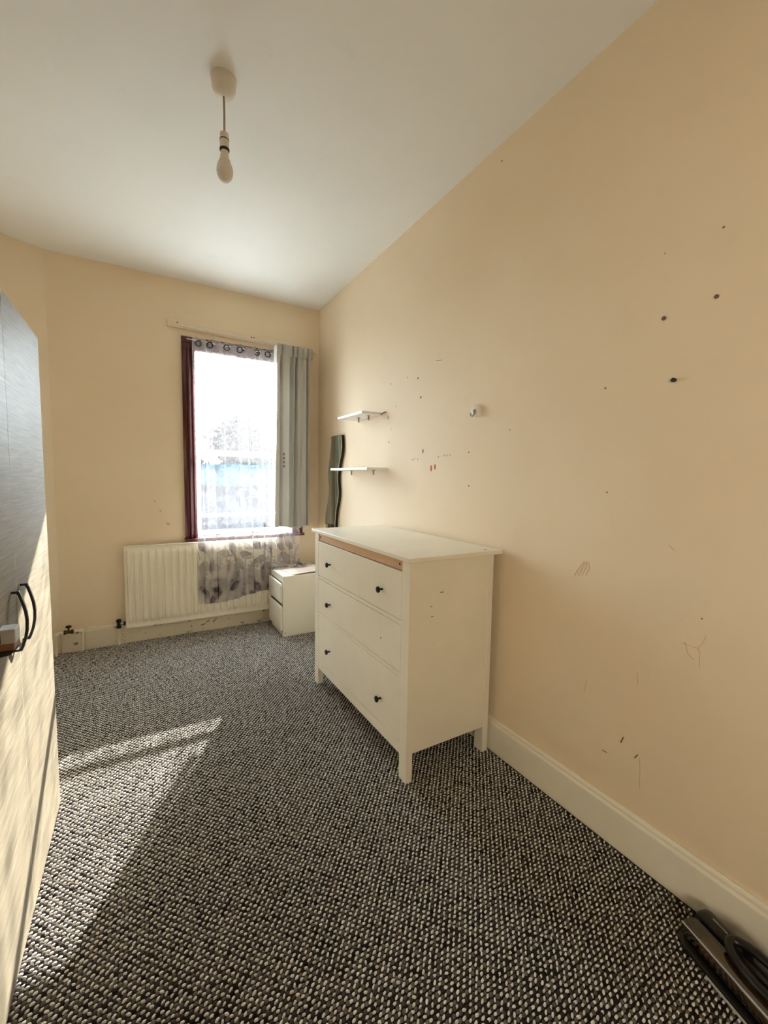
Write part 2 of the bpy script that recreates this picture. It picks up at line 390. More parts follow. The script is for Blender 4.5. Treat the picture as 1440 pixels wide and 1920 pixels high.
# carpet: backing + woven loops
def carpet_outline():
    xs = np.linspace(XW+0.02, -0.02, 60); pts = []
    for x in xs:
        gap = 0.018
        if x < -1.56: gap += 0.022*min(1, (-1.56-x)/0.2) + 0.006*math.sin(x*37)
        else: gap += 0.005*math.sin(x*19)
        pts.append((x, -gap if x > XL else ysp*(XL-x)/(XL-XW)-gap-0.01))
    return pts
ol = carpet_outline()
poly = ol + [(-0.019, YR+0.01), (XW+0.01, YR+0.01)]
backing = MB().prism(poly, 'z', -0.0115, -0.0035).build('carpet_backing', M['backing'], floor)
tag(backing, 'dark brown carpet base between the pale flecks')
def yedge(x):
    return np.interp(x, [p[0] for p in ol], [p[1] for p in ol])
def loops(name, mat, ox, oy, lx, ly, h, sx=0.0200, sy=0.0225, ang=0.2):
    xs = np.arange(-2.0, -0.026, sx); ys = np.arange(-3.62, -0.02, sy)
    g = np.array(np.meshgrid(xs, ys)).reshape(2, -1).T
    g = np.vstack([g, g + [sx/2, sy/2]]) + [ox, oy]
    g += rng.normal(0, 0.0010, g.shape)
    keep = (g[:, 0] < -0.026) & (g[:, 1] < yedge(g[:, 0]) - 0.008) & (g[:, 1] > -3.62)
    keep &= ~((g[:, 0] < -1.78) & (g[:, 1] < -1.8))
    g = g[keep]; n = len(g)
    a = np.arange(6)*math.pi/3
    T = np.vstack([np.c_[np.cos(a), np.sin(a), 0*a], np.c_[np.cos(a)*0.78, np.sin(a)*0.78, 0*a+0.68], [[0, 0, 1]]])
    th = ang + rng.normal(0, 0.28, n); sc = rng.uniform(0.88, 1.12, n)
    X = T[None, :, 0]*lx*sc[:, None]; Y = T[None, :, 1]*ly*sc[:, None]; Z = T[None, :, 2]*h*rng.uniform(0.85, 1.15, n)[:, None]
    V = np.stack([g[:, 0:1] + X*np.cos(th)[:, None] - Y*np.sin(th)[:, None],
                  g[:, 1:2] + X*np.sin(th)[:, None] + Y*np.cos(th)[:, None], Z - 0.004], -1).reshape(-1, 3)
    q = np.array([[k, (k+1) % 6, 6+(k+1) % 6, 6+k] for k in range(6)]).ravel()
    tr = np.array([[6+k, 6+(k+1) % 6, 12] for k in range(6)]).ravel()
    tl = np.concatenate([q, tr]); L = (tl[None, :] + (np.arange(n)*13)[:, None]).ravel()
    cnt = np.tile(np.array([4]*6+[3]*6), n); st = np.concatenate([[0], np.cumsum(cnt)[:-1]])
    me = bpy.data.meshes.new(name); me.vertices.add(n*13); me.vertices.foreach_set('co', V.ravel().astype(np.float32))
    me.loops.add(len(L)); me.loops.foreach_set('vertex_index', L.astype(np.int32))
    me.polygons.add(len(cnt)); me.polygons.foreach_set('loop_start', st.astype(np.int32))
    me.polygons.foreach_set('use_smooth', np.ones(len(cnt), bool))
    me.update(calc_edges=True); me.validate(); me.materials.append(mat)
    o = bpy.data.objects.new(name, me); COL.objects.link(o); o.parent = floor
    return tag(o, None, None, None, 'stuff')
tag(loops('carpet_loops', M['yarn_light'], 0, 0, 0.0064, 0.0035, 0.0049), 'off-white flecks of the woven loop carpet')
tag(loops('carpet_loops', M['yarn_dark'], 0.010, 0.0, 0.0064, 0.0052, 0.0056), 'dark brown loops of the woven carpet')

# ------------------------------------------------------------------ window
win = thing('window_1', 'sash window with dark red-brown varnished surround', None, kind='structure')
def architrave(x_out, x_in, name):
    s = 1 if x_in > x_out else -1; w = abs(x_in-x_out)
    prof = [(0, 0), (0, -0.022), (0.030, -0.022), (0.034, -0.018), (0.038, -0.026), (0.046, -0.030), (0.054, -0.026), (0.057, -0.016),
            (0.064, -0.014), (0.070, -0.020), (0.077, -0.022), (0.084, -0.016), (w, -0.010), (w, 0)]
    pts = [(x_out + s*a, b) for a, b in prof]
    return MB().prism(pts, 'z', 0.772, 2.25).build(name, M['mahogany'], win, 0.0015, True)
architrave(-1.122, -1.030, 'surround_board'); architrave(-0.158, -0.250, 'surround_board')
MB().prism([(0, 2.25), (-0.022, 2.25), (-0.022, 2.285), (-0.030, 2.297), (-0.022, 2.312), (-0.022, 2.335), (0, 2.335)], 'x', -1.122, -0.158).build('surround_head', M['mahogany'], win, 0.0015)
MB().prism([(0.09, 0.748), (-0.045, 0.748), (-0.052, 0.754), (-0.052, 0.764), (-0.045, 0.771), (0.09, 0.776)], 'x', -1.130, -0.150).build('sill', M['mahogany'], win, 0.002)
MB().box(WX0, WX0+0.012, 0, 0.15, WZ0, WZ1).build('jamb_lining', M['sash'], win)
MB().box(WX1-0.012, WX1, 0, 0.15, WZ0, WZ1).build('jamb_lining', M['sash'], win)
MB().box(WX0, WX1, 0, 0.15, WZ1-0.012, WZ1).build('head_lining', M['sash'], win)
x0, x1 = WX0+0.012, WX1-0.012
for nm, b in [('stile', (x0, x0+0.045, 0.095, 0.135, WZ0, WZ1-0.012)), ('stile', (x1-0.045, x1, 0.095, 0.135, WZ0, WZ1-0.012)),
              ('top_rail', (x0+0.045, x1-0.045, 0.095, 0.135, 2.185, WZ1-0.012)), ('meeting_rail', (x0+0.045, x1-0.045, 0.09, 0.135, 1.438, 1.482)),
              ('transom_bar', (x0+0.045, x1-0.045, 0.10, 0.13, 0.925, 0.952)), ('bottom_rail', (x0+0.045, x1-0.045, 0.095, 0.135, WZ0, 0.812))]:
    box(nm, M['sash'], win, *b, bevel=0.004)
for z0, z1 in [(0.812, 0.925), (0.952, 1.438), (1.482, 2.185)]:
    box('pane', M['glass'], win, x0+0.045, x1-0.045, 0.113, 0.117, z0, z1)

# ------------------------------------------------------------------ wardrobe
XF = -1.723; YA = -1.738; DW = 0.462
wd = thing('wardrobe', 'tall pale wood-grain wardrobe standing at the angled wall', 'wardrobe', (XF, YA, 0))
def wbox(name, mat, par, *b, bevel=0.0): return box(name, mat, par, *b, bevel=bevel)
wbox('side_panel', M['laminate'], wd, -0.55, -0.0195, -0.018, 0.0, 0.002, 1.742, bevel=0.001)
wbox('side_panel', M['laminate'], wd, -0.55, -0.0195, -3*DW, -3*DW+0.018, 0.002, 1.742, bevel=0.001)
wbox('top_panel', M['laminate'], wd, -0.55, -0.0195, -3*DW+0.018, -0.018, 1.722, 1.742)
wbox('base_panel', M['wardrobe_in'], wd, -0.55, -0.0195, -3*DW+0.018, -0.018, 0.002, 0.05)
wbox('back_panel', M['wardrobe_in'], wd, -0.555, -0.55, -3*DW, 0, 0.002, 1.742)
doors = []
for k in range(3):
    a, b = -k*DW-0.0015, -(k+1)*DW+0.0015
    d = wbox('door', M['laminate'], wd, -0.0185, 0.0, b, a, 0.006, 1.748, bevel=0.0008)
    wbox('edge_band', M['edgeband'], d, -0.018, 0.0004, a-0.0012, a+0.0008, 0.006, 1.749)
    doors.append(d)
def bow_handle(y, par):
    pts = []
    z1, z0 = 0.962, 0.800
    for t, dx in [(0, 0), (0.0, 0.016), (0.06, 0.019), (0.2, 0.025), (0.35, 0.030), (0.5, 0.032), (0.65, 0.031), (0.8, 0.027), (0.94, 0.020), (1.0, 0.016), (1.0, 0)]:
        pts.append((dx, z1 + (z0-z1)*t))
    th = 0.006; inner = []
    for i, (dx, z) in enumerate(pts):
        zz = z - th if i < 2 else (z + th if i > len(pts)-3 else z + (0.5 - (z1 - z)/(z1-z0))*-0.004)
        inner.append((max(0.0, dx - th) if 0 < i < len(pts)-1 else 0.0, zz))
    vs = []; fs = []; n = len(pts)
    for yy in (y-0.006, y+0.006):
        vs += [(a, yy, b) for a, b in pts] + [(a, yy, b) for a, b in inner]
    for i in range(n-1):
        o0, o1, p0, p1 = i, i+1, n+i, n+i+1; q = 2*n
        fs += [(o0, o1, p1, p0), (o0+q, p0+q, p1+q, o1+q), (o0, o0+q, o1+q, o1), (p0, p1, p1+q, p0+q)]
    MB().add(vs, fs).build('handle', M['handle'], par, 0.0008)
bow_handle(-DW+0.040, doors[0]); bow_handle(-DW-0.055, doors[1])

# a small silver-topped slab sticking out at the near door
sb = thing('small_box', 'small silver and brown box jutting from the wardrobe beside its handles', 'box', (XF, -2.40, 0.0))
MB().box(0.0006, 0.033, 0.0, 0.045, 0.868, 0.903).build('lid', M['silver'], sb, 0.002)
MB().box(0.0006, 0.030, 0.0, 0.045, 0.851, 0.8678).build('body', M['brown'], sb, 0.002)
MB().prism([(0.0006, 0.838), (0.022, 0.8415), (0.034, 0.8508), (0.0006, 0.8508)], 'y', -0.004, 0.046).build('lip', M['handle'], sb, 0.002)
MB().box(0.0007, 0.006, -0.0008, 0.0, 0.872, 0.898).build('slot', M['handle'], sb)

# ------------------------------------------------------------------ chest of drawers
ch = thing('chest_of_drawers', 'cream three-drawer chest with black knobs, one knob missing, against the long wall', 'chest of drawers', (-0.0104, -2.316, 0), 0.0078)
FR, BK = -0.4866, -0.027
box('top', M['chest'], ch, -0.504, 0.0, 0.0, 1.08, 0.9405, 0.9595, bevel=0.0025)
N0, N1, P0, P1 = 0.027, 0.082, 1.009, 1.062
for xa, xb in ((FR, FR+0.032), (BK-0.032, BK)):
    for ya, yb in ((N0, N1), (P0, P1)):
        box('leg', M['chest'], ch, xa, xb, ya, yb, 0.0, 0.9403, bevel=0.0015)
for ya, yb in ((N0+0.004, N0+0.020), (P1-0.020, P1-0.004)):
    box('side_panel', M['chest'], ch, FR+0.0325, BK-0.0325, ya, yb, 0.122, 0.940)
box('back_panel', M['darkgap'], ch, BK-0.028, BK-0.022, N1, P0, 0.122, 0.940)
box('base_panel', M['darkgap'], ch, FR+0.034, BK-0.03, N0+0.021, P1-0.021, 0.124, 0.132)
rail = box('top_rail', M['barewood'], ch, FR+0.006, FR+0.03, N1+0.0005, P0-0.0005, 0.894, 0.940)
tag(rail, 'bare pine rail with two screw holes')
for y in (N1+0.030, P0-0.022):
    MB().lathe([(0.0055, -0.0006), (0.0055, 0.0002)], (FR+0.006, y, 0.917), 'x', 12).build('screw_hole', M['hole'], rail)
box('carcass_gap', M['darkgap'], ch, FR+0.026, FR+0.030, N1+0.0005, P0-0.0005, 0.133, 0.890)
for za, zb in ((0.664, 0.6815), (0.4385, 0.456), (0.104, 0.152)):
    box('rail', M['chest'], ch, FR+0.001, FR+0.025, N1+0.0005, P0-0.0005, za, zb, bevel=0.001)
def knob(y, z, par):
    MB().lathe([(0.0045, 0.0), (0.0045, -0.006), (0.0050, -0.014), (0.0075, -0.018), (0.0135, -0.020), (0.0148, -0.0235), (0.0135, -0.0275), (0.008, -0.0300), (0.001, -0.0305)],
               (FR+0.001, y, z), 'x', 20).build('knob', M['knob'], par, 0, True)
for za, zb, kz, miss in ((0.6845, 0.8900, 0.780, False), (0.459, 0.6605, 0.549, True), (0.155, 0.4355, 0.274, False)):
    d = box('drawer', M['chest'], ch, FR+0.0005, FR+0.0255, N1+0.0025, P0-0.0025, za, zb, bevel=0.002)
    knob(0.828, kz, d)
    if not miss: knob(0.243, kz, d)
    else: MB().lathe([(0.004, -0.0008), (0.004, 0.0004)], (FR+0.0005, 0.250, kz+0.004), 'x', 10).build('knob_hole', M['mark'], d)
# little scuffs on the top and side
for x, y, r in ((-0.075, 0.035, 0.006), (-0.20, 0.10, 0.002), (-0.19, 0.085, 0.002)):
    MB().lathe([(r, -0.0004), (r, 0.0004)], (x, y, 0.9595), 'z', 10).build('scuff', M['chip'], ch)
for x, z, w in ((-0.318, 0.796, 0.010), (-0.372, 0.742, 0.004), (-0.366, 0.698, 0.006)):
    MB().box(x-w, x+w, N0+0.0035, N0+0.0045, z-0.002, z+0.002).build('scuff', M['chip'], ch)

# ------------------------------------------------------------------ bedside cabinet
ns = thing('bedside_cabinet', 'small white two-drawer cabinet under the curtain', 'cabinet', (-0.470, -0.460, 0))
NW, ND, NH = 0.343, 0.41, 0.487
body = MB().box(0.0, ND, 0, 0.016, 0.0, NH).box(0.0, ND, NW-0.016, NW, 0.0, NH).box(0.0, ND, 0.016, NW-0.016, NH-0.016, NH)\
    .box(0.012, ND, 0.016, NW-0.016, 0.03, 0.046).box(ND-0.006, ND, 0.016, NW-0.016, 0.046, NH-0.016).box(0.0, 0.016, 0.016, NW-0.016, 0.437, NH-0.016).box(0.0, 0.016, 0.016, NW-0.016, 0.256, 0.280)
body.build('body', M['stand'], ns, 0.001)
box('plinth', M['stand'], ns, 0.004, 0.018, 0.0165, NW-0.0165, 0.0, 0.0295)
box('inner_board', M['darkgap'], ns, 0.03, 0.036, 0.0165, NW-0.0165, 0.05, NH-0.02)
for za, zb in ((0.282, 0.428), (0.050, 0.246)):
    d = MB().prism([(0.010, za), (NW+0.004, za), (NW+0.004, zb), (0.026, zb), (0.010, zb-0.016)], 'x', -0.020, -0.0004).build('drawer', M['stand'], ns, 0.0025)
    box('dark_edge', M['darkgap'], d, -0.0003, 0.0200, 0.0166, NW-0.0166, zb-0.004, zb+0.008)
MB().lathe([(0.004, -0.0205), (0.004, -0.0195)], (0, NW-0.04, 0.205), 'x', 10).build('screw', M['mark'], ns)
MB().lathe([(0.004, -0.0006), (0.004, 0.0004)], (0.018, 0, 0.030), 'y', 10).build('screw', M['mark'], ns)
# sheet of paper on it
pa = []
for i in range(15):
    r = []
    for j in range(13):
        u, v = i/14, j/12
        x = -0.425 + 0.36*u + 0.05*(1-v)*(1-u); y = -0.452 + 0.25*v + 0.03*u
        curl = 0.010*max(0, 0.25-v)**2*16*(0.35+0.65*math.sin(u*3.1+0.3)**2) + 0.004*math.sin(u*6)*0.3
        r.append((x, y, 0.4885 + max(0, curl)))
    pa.append(r)
o = MB().grid(pa).build('paper_sheet', M['paper'], None, 0, True)
md = o.modifiers.new('thick', 'SOLIDIFY'); md.thickness = 0.0008; md.offset = 1
tag(o, 'pinkish curled sheet of paper lying on the bedside cabinet', 'paper')

# ------------------------------------------------------------------ radiator
RX0, RX1, RZ0, RZ1, RY = -1.538, -0.385, 0.130, 0.737, -0.072
ra = thing('radiator', 'white ribbed panel radiator fixed under the window', 'radiator', (RX0, 0, 0))
RW = RX1-RX0; P = []
nx = 25*10; nz = 40; pitch = RW/23.0
for i in range(nx+1):
    x = RW*i/nx; ph = (x/pitch) % 1.0
    tri = abs(ph-0.5)*2                     # 0 rib centre, 1 groove
    rib = min(1.0, max(0.0, (0.78-tri)/0.30))
    if x < pitch*0.35 or x > RW-pitch*0.35: rib = 0
    row = []
    for j in range(nz+1):
        z = RZ0 + (RZ1-RZ0)*j/nz
        e = min(1, max(0, (z-RZ0-0.030)/0.022))*min(1, max(0, (RZ1-0.030-z)/0.022))
        row.append((x, RY - 0.017*rib*e, z))
    P.append(row)
pan = MB().grid(P).build('front_panel', M['radiator'], ra, 0, True)
md = pan.modifiers.new('thick', 'SOLIDIFY'); md.thickness = 0.003; md.offset = -1
MB().box(-0.002, RW+0.002, RY-0.002, RY+0.030, RZ1-0.001, RZ1+0.006).build('top_edge', M['radiator'], ra, 0.002)
MB().box(-0.002, RW+0.002, RY-0.004, RY+0.030, RZ0-0.008, RZ0+0.008).build('bottom_edge', M['radiator'], ra, 0.003)
MB().box(-0.003, 0.003, RY-0.003, RY+0.030, RZ0, RZ1).build('side_edge', M['radiator'], ra, 0.001)
MB().box(RW-0.003, RW+0.003, RY-0.003, RY+0.030, RZ0, RZ1).build('side_edge', M['radiator'], ra, 0.001)
for bx in (0.12, RW-0.14): MB().box(bx, bx+0.03, RY+0.030, -0.0005, 0.22, 0.62).build('bracket', M['radiator'], ra)
v = MB().tube([(-0.050, -0.045, 0.128), (-0.050, -0.045, 0.175)], [0.013, 0.012], 12).lathe([(0.017, 0), (0.017, 0.014), (0.011, 0.018)], (-0.050, -0.045, 0.176), 'z', 14)\
    .lathe([(0.016, 0), (0.016, 0.012)], (-0.050, -0.045, 0.128), 'z', 6).build('valve', M['valve'], ra, 0, True)
MB().tube([(-0.050, -0.045, 0.160), (0.004, -0.052, 0.160)], 0.009, 12).build('union_nut', M['chrome'], v, 0, True)
MB().lathe([(0.015, -0.020), (0.015, -0.008)], (0.0, -0.051, 0.160), 'x', 6).build('union_nut', M['valve'], v)
MB().tube([(-0.050, -0.045, -0.010), (-0.050, -0.045, 0.128)], 0.0085, 12).build('pipe', M['pipe'], ra, 0, True)

# bypass pipe loop in the corner
pl = thing('pipe_loop', 'white painted pipe loop with brass valve in the corner', 'pipe', (-1.964, -0.045, 0))
def arc_path(pts, r=0.016, n=5):
    out = [Vector(pts[0])]
    for a, b, c in zip(pts, pts[1:], pts[2:]):
        a, b, c = Vector(a), Vector(b), Vector(c); p = b+(a-b).normalized()*r; q = b+(c-b).normalized()*r
        for k in range(n+1):
            t = k/n; out.append((1-t)**2*p + 2*t*(1-t)*b + t*t*c if False else ((1-t)**2*p + 2*t*(1-t)*b + t*t*q))
    out.append(Vector(pts[-1])); return out
MB().tube(arc_path([(0.004, -0.030, -0.010), (0.004, -0.030, 0.155), (0.155, 0.0, 0.152), (0.152, 0.0, -0.010)]), 0.0092, 12).build('pipe', M['pipe'], pl, 0, True)
for x, y, z in ((0.012, -0.029, 0.149), (0.146, -0.002, 0.147)):
    MB().lathe([(0.0125, -0.012), (0.0125, 0.012)], (x, y, z), 'x', 12).build('elbow', M['pipe'], pl, 0.002)
bv = MB().lathe([(0.010, -0.030), (0.015, -0.028), (0.015, -0.016), (0.0115, -0.012), (0.0115, 0.012), (0.015, 0.016), (0.015, 0.028), (0.010, 0.030)], (0.076, -0.016, 0.1545), 'x', 10).build('valve', M['brass'], pl)
MB().lathe([(0.006, 0), (0.006, 0.022)], (0.076, -0.016, 0.165), 'z', 10).build('spindle', M['brass'], bv)
MB().lathe([(0.012, 0), (0.018, 0.004), (0.018, 0.012), (0.012, 0.015)], (0.076, -0.016, 0.185), 'z', 12).build('tap_head', M['valve'], bv)

# ------------------------------------------------------------------ curtain batten, wire, voile, grey curtain
bt = thing('curtain_batten', 'cream painted wooden batten screwed above the window', 'batten', (-1.216, 0, 2.39))
MB().prism([(0, 0.0), (1.187, -0.024), (1.187, 0.036), (0, 0.055)], 'y', -0.020, -0.0002).build('board', M['wall'], bt, 0.004)
MB().prism([(0.09, 0.010), (1.16, -0.014), (1.16, -0.005), (0.09, 0.019)], 'y', -0.031, -0.0202).build('track', M['plastic'], bt, 0.002)
for x, z in ((0.07, 0.036), (0.19, 0.036), (0.45, 0.030), (0.62, 0.022), (0.64, 0.022), (0.76, 0.020), (1.04, 0.012)):
    MB().lathe([(0.006, -0.0212), (0.005, -0.0202)], (x, 0, z), 'y', 10).build('screw', M['mark'] if x in (0.07, 0.62, 0.64) else M['plastic'], bt)

wr = MB().tube([(-1.085, -0.040, 2.312), (-0.80, -0.044, 2.303), (-0.50, -0.044, 2.301), (-0.20, -0.038, 2.308)], 0.0032, 8).build('curtain_wire', M['plastic'], None, 0, True)
tag(wr, 'thin white wire carrying the printed voile', 'curtain wire')

SX0, SX1 = -1.050, -0.205; NU, NV = 220, 130; HZ = 2.325
def sheer_point(u, d):
    """u across 0..1, d distance down from the top edge"""
    z = HZ - d
    g = min(1.0, d/0.5)
    x = SX0 + (SX1-SX0)*u + 0.010*math.sin(u*23+1.0)*g
    ov = 0.0                                        # tucked pleats: the cloth doubles back on itself
    for c, w, a, dr in ((0.06, 0.05, 0.016, 0.0), (0.17, 0.05, 0.020, 0.02), (0.27, 0.06, 0.016, -0.01), (0.47, 0.06, 0.024, 0.05), (0.62, 0.05, 0.016, 0.0), (0.72, 0.05, 0.020, -0.02), (0.87, 0.05, 0.018, 0.0)):
        q = (u-c-dr*d/2.0)/w; e = a*math.exp(-q*q*3.2); x -= e*math.sin(2*math.pi*q*0.8)*min(1, 0.3+d*2); ov += e
    A = 0.011 + 0.013*math.exp(-d/0.25)
    fold = math.sin(u*46 + 0.8*math.sin(u*9) + 0.25*d) + 0.45*math.sin(u*97+1.3+0.3*d)
    sharp = 0.012*max(0, math.cos(u*31+0.6))**6*g
    y = -0.048 + A*fold - sharp - 0.004
    y -= ov*0.25
    y -= 0.050*min(1, max(0, (d-0.9)/0.65))         # eased forward over sill and radiator
    if x > -0.50 and z > 0.80: y = max(y, -0.085)
    if z < 0.80: y = max(-0.113, min(y, -0.094 - 0.006*(1+fold*0.5)))
    if d < 0.05: z += 0.010*math.sin(u*46)
    return [x, y, z]
def bottom_len(u):
    return 2.060 + 0.022*math.sin(u*7.0+0.4) - 0.05*max(0, u-0.35)
P = []; UV = []
CAB_X = -0.478
for i in range(NU+1):
    u = i/NU; L = bottom_len(u); row = []; ruv = []
    xb = SX0 + (SX1-SX0)*u
    for j in range(NV+1):
        d = L*j/NV; p = sheer_point(u, d)
        dl = HZ - 0.500
        if xb > CAB_X and d > dl:
            e = d-dl; k = min(1, (xb-CAB_X)/0.03)
            flat = [p[0] + 0.42*e*(xb-CAB_X)/0.27, -0.112 - 0.42*e, 0.4945 + min(1, e/0.04)*(0.020*abs(math.sin(e*30+u*31)) + 0.020*max(0, math.sin(u*40+e*21)))]
            p = [flat[q]*k + p[q]*(1-k) for q in range(3)] if k < 1 else flat
            if k < 1: p[2] = max(p[2], 0.30)
        row.append(tuple(p)); ruv.append((u*1.25, 2.05-d))
    P.append(row); UV.append(ruv)
mb = MB().grid(P); me = bpy.data.meshes.new('voile_curtain'); me.from_pydata(mb.v, [], mb.f); me.update()
uvl = me.uv_layers.new(name='UVMap'); flat = [c for r in UV for c in r]
for lp in me.loops: uvl.data[lp.index].uv = flat[lp.vertex_index]
for p in me.polygons: p.use_smooth = True
me.materials.append(M['sheer'])
vc = thing('voile_curtain', 'sheer grey leaf-print curtain hanging across the window', 'curtain')
panel = bpy.data.objects.new('panel', me); COL.objects.link(panel); panel.parent = vc
for x in (-1.005, -0.925, -0.80, -0.70, -0.565, -0.475):
    ang = random.uniform(-0.3, 0.3); pts = []
    for k in range(17):
        a = 2*math.pi*k/16; pts.append((x + 0.021*math.cos(a)*math.cos(ang), -0.068 + 0.021*math.cos(a)*math.sin(ang), 2.282 + 0.021*math.sin(a)))
    MB().tube(pts, 0.005, 8).build('eyelet', M['blackband'], vc, 0, True)

# grey pinch-pleated curtain
gx0, gx1 = -0.455, -0.118; NU, NV = 200, 70; P = []
def fold_profile(u, t):
    """depth of folds: flat panels with deep valleys (t: 0 top .. 1 bottom)"""
    f = 0.0
    for c, w, a, dr in ((0.12, 0.028, 0.045, 0.02), (0.40, 0.045, 0.050, 0.03), (0.53, 0.026, 0.055, -0.015), (0.70, 0.05, 0.020, 0.02), (0.84, 0.022, 0.060, 0.0)):
        f += a*math.exp(-((u-c-dr*t)/w)**2)
    return f
for i in range(NU+1):
    u = i/NU; row = []
    for j in range(NV+1):
        t = j/NV; zt = 2.352 + 0.004*math.sin(u*60); zb = 0.845 + 0.010*math.sin(u*9) - 0.010*u
        z = zt + (zb-zt)*t
        head = math.exp(-((z-2.245)/0.030)**2)           # gathered tape line
        x = (gx0+0.030*(1-t)) + ((gx1) - (gx0+0.030*(1-t)))*u
        x += 0.004*math.sin(u*26)*t
        y = -0.182 + 1.45*fold_profile(u, t)*(0.35 + 0.65*min(1, t/0.12 + 0.1))*(1-0.4*head)
        y += 0.006*math.sin(u*75)*max(0, 1-t*9) - 0.010*math.sin(u*12+0.5)*t
        y -= 0.016*math.sin(math.pi*u)*t
        y = min(y, -0.100)
        if u > 0.90: y += (-0.004-y)*((u-0.90)/0.10)
        row.append((x, y, z))
    P.append(row)
gc = thing('grey_curtain', 'plain grey pleated curtain hanging at the window end of the long wall', 'curtain')
pn = MB().grid(P).build('panel', M['greycloth'], gc, 0, True)
for p in pn.data.polygons: p.use_smooth = True
md = pn.modifiers.new('thick', 'SOLIDIFY'); md.thickness = 0.002
# return of the lining along the window edge
P = []
for i in range(9):
    u = i/8; row = []
    for j in range(31):
        t = j/30; row.append((gx0 + 0.030*(1-t) - 0.004 - 0.010*math.sin(u*3)*t - 0.004*u, -0.180 + 0.075*u, 2.345 + (0.848-2.345)*t))
    P.append(row)
ln = MB().grid(P).build('lining_edge', M['greycloth'], gc, 0, True)
# gathered heading tape + pinch pleats
for k in range(7):
    u = (k+0.5)/7; x = gx0+0.030 + (gx1-gx0-0.030)*u
    MB().prism([(x-0.016, -0.176), (x, -0.192-0.006*(k % 2)), (x+0.016, -0.176)], 'z', 2.262, 2.350).build('pinch_pleat', M['greycloth'], gc, 0.002, True)
for k in range(4):
    z = 1.458 - 0.033*k
    box('stitched_square', M['stitch'], gc, -0.392, -0.374, -0.206, -0.2035, z-0.010, z+0.010)

# ------------------------------------------------------------------ shelves, mirror, hook
def shelf(name, label, y0, y1, z, depth, pins, clip=False):
    s = thing(name, label, 'shelf', (0, y0, z), 0, 'small white wall shelves')
    L = y1-y0
    box('board', M['shelf'], s, -depth, -0.0005, 0, L, 0, 0.016, bevel=0.0015)
    for py in pins:
        MB().box(-0.080, -0.060, py-y0-0.008, py-y0+0.008, -0.003, -0.0002).tube([(-0.070, py-y0, -0.002), (-0.070, py-y0, -0.032)], 0.0055, 8).build('support_pin', M['steel'], s)
    if clip:
        MB().tube([(-0.012, -0.0, 0.004), (-0.010, -0.022, 0.010), (-0.003, -0.050, 0.014)], 0.005, 8).build('bracket', M['steel'], s)
shelf('wall_shelf', 'shorter upper white wall shelf above the mirror top', -1.176, -0.785, 1.695, 0.155, (-1.11, -0.96), True)
shelf('wall_shelf', 'longer lower white wall shelf crossing in front of the mirror', -1.256, -0.655, 1.325, 0.155, (-1.19, -0.85))

Lp = [(-0.367, 1.611), (-0.362, 1.52), (-0.338, 1.43), (-0.306, 1.33), (-0.306, 1.27), (-0.319, 1.218), (-0.333, 1.150), (-0.303, 1.057), (-0.257, 0.964), (-0.248, 0.853), (-0.268, 0.76), (-0.290, 0.68), (-0.270, 0.58), (-0.22, 0.47), (-0.21, 0.42)]
Rp = [(-0.567, 1.613), (-0.584, 1.53), (-0.565, 1.44), (-0.522, 1.36), (-0.500, 1.28), (-0.508, 1.22), (-0.522, 1.165), (-0.512, 1.08), (-0.482, 1.016), (-0.458, 0.93), (-0.453, 0.86), (-0.470, 0.76), (-0.485, 0.68), (-0.470, 0.58), (-0.42, 0.47), (-0.41, 0.42)]
zz = np.linspace(1.611, 0.43, 60)
def smooth_i(Q):
    z = np.array([q[1] for q in Q])[::-1]; y = np.array([q[0] for q in Q])[::-1]
    r = np.interp(zz, z, y); k = np.array([1, 2, 3, 2, 1])/9.0
    return np.convolve(np.pad(r, 2, mode='edge'), k, 'valid')
ly, ry = smooth_i(Lp), smooth_i(Rp)
mi = thing('wavy_mirror', 'tall narrow wavy-edged mirror on the long wall behind the chest', 'mirror', (0, 0, 0))
vs = []; fs = []
for a, b, z in zip(ly, ry, zz): vs += [(-0.0305, a, z), (-0.0305, b, z), (-0.0265, a, z), (-0.0265, b, z)]
for i in range(len(zz)-1):
    a = 4*i; b = a+4; fs += [(a, a+1, b+1, b), (a+2, b+2, b+3, a+3), (a, b, b+2, a+2), (a+1, a+3, b+3, b+1)]
n = 4*(len(zz)-1); fs += [(0, 2, 3, 1), (n, n+1, n+3, n+2)]
MB().add(vs, fs).build('glass', M['mirror'], mi)
vs = []; 
for a, b, z in zip(ly, ry, zz): vs += [(-0.0264, a-0.004, z), (-0.0264, b-0.003, z), (-0.0005, a-0.012, z), (-0.0005, b+0.006, z)]
MB().add(vs, fs).build('backing', M['mirror_edge'], mi)
MB().lathe([(0.006, -0.0325), (0.006, -0.0306)], (0, -0.520, 1.585), 'x', 10).build('fixing_clip', M['plastic'], mi)

hk = thing('wall_hook', 'round white plastic hook stuck on the long wall', 'hook', (0, -2.105, 1.600))
MB().lathe([(0.030, -0.0003), (0.030, -0.010), (0.026, -0.015), (0.010, -0.017)], (0, 0, 0.004), 'x', 24).build('disc', M['plastic'], hk, 0, True)
MB().box(-0.024, -0.0165, -0.006, 0.006, -0.004, 0.010).build('boss', M['steel'], hk, 0.001)
MB().tube([(-0.018, 0, -0.004), (-0.022, 0, -0.016), (-0.030, 0, -0.024), (-0.040, 0, -0.022), (-0.044, 0, -0.010)], 0.0038, 8).build('hook_arm', M['chrome'], hk, 0, True)

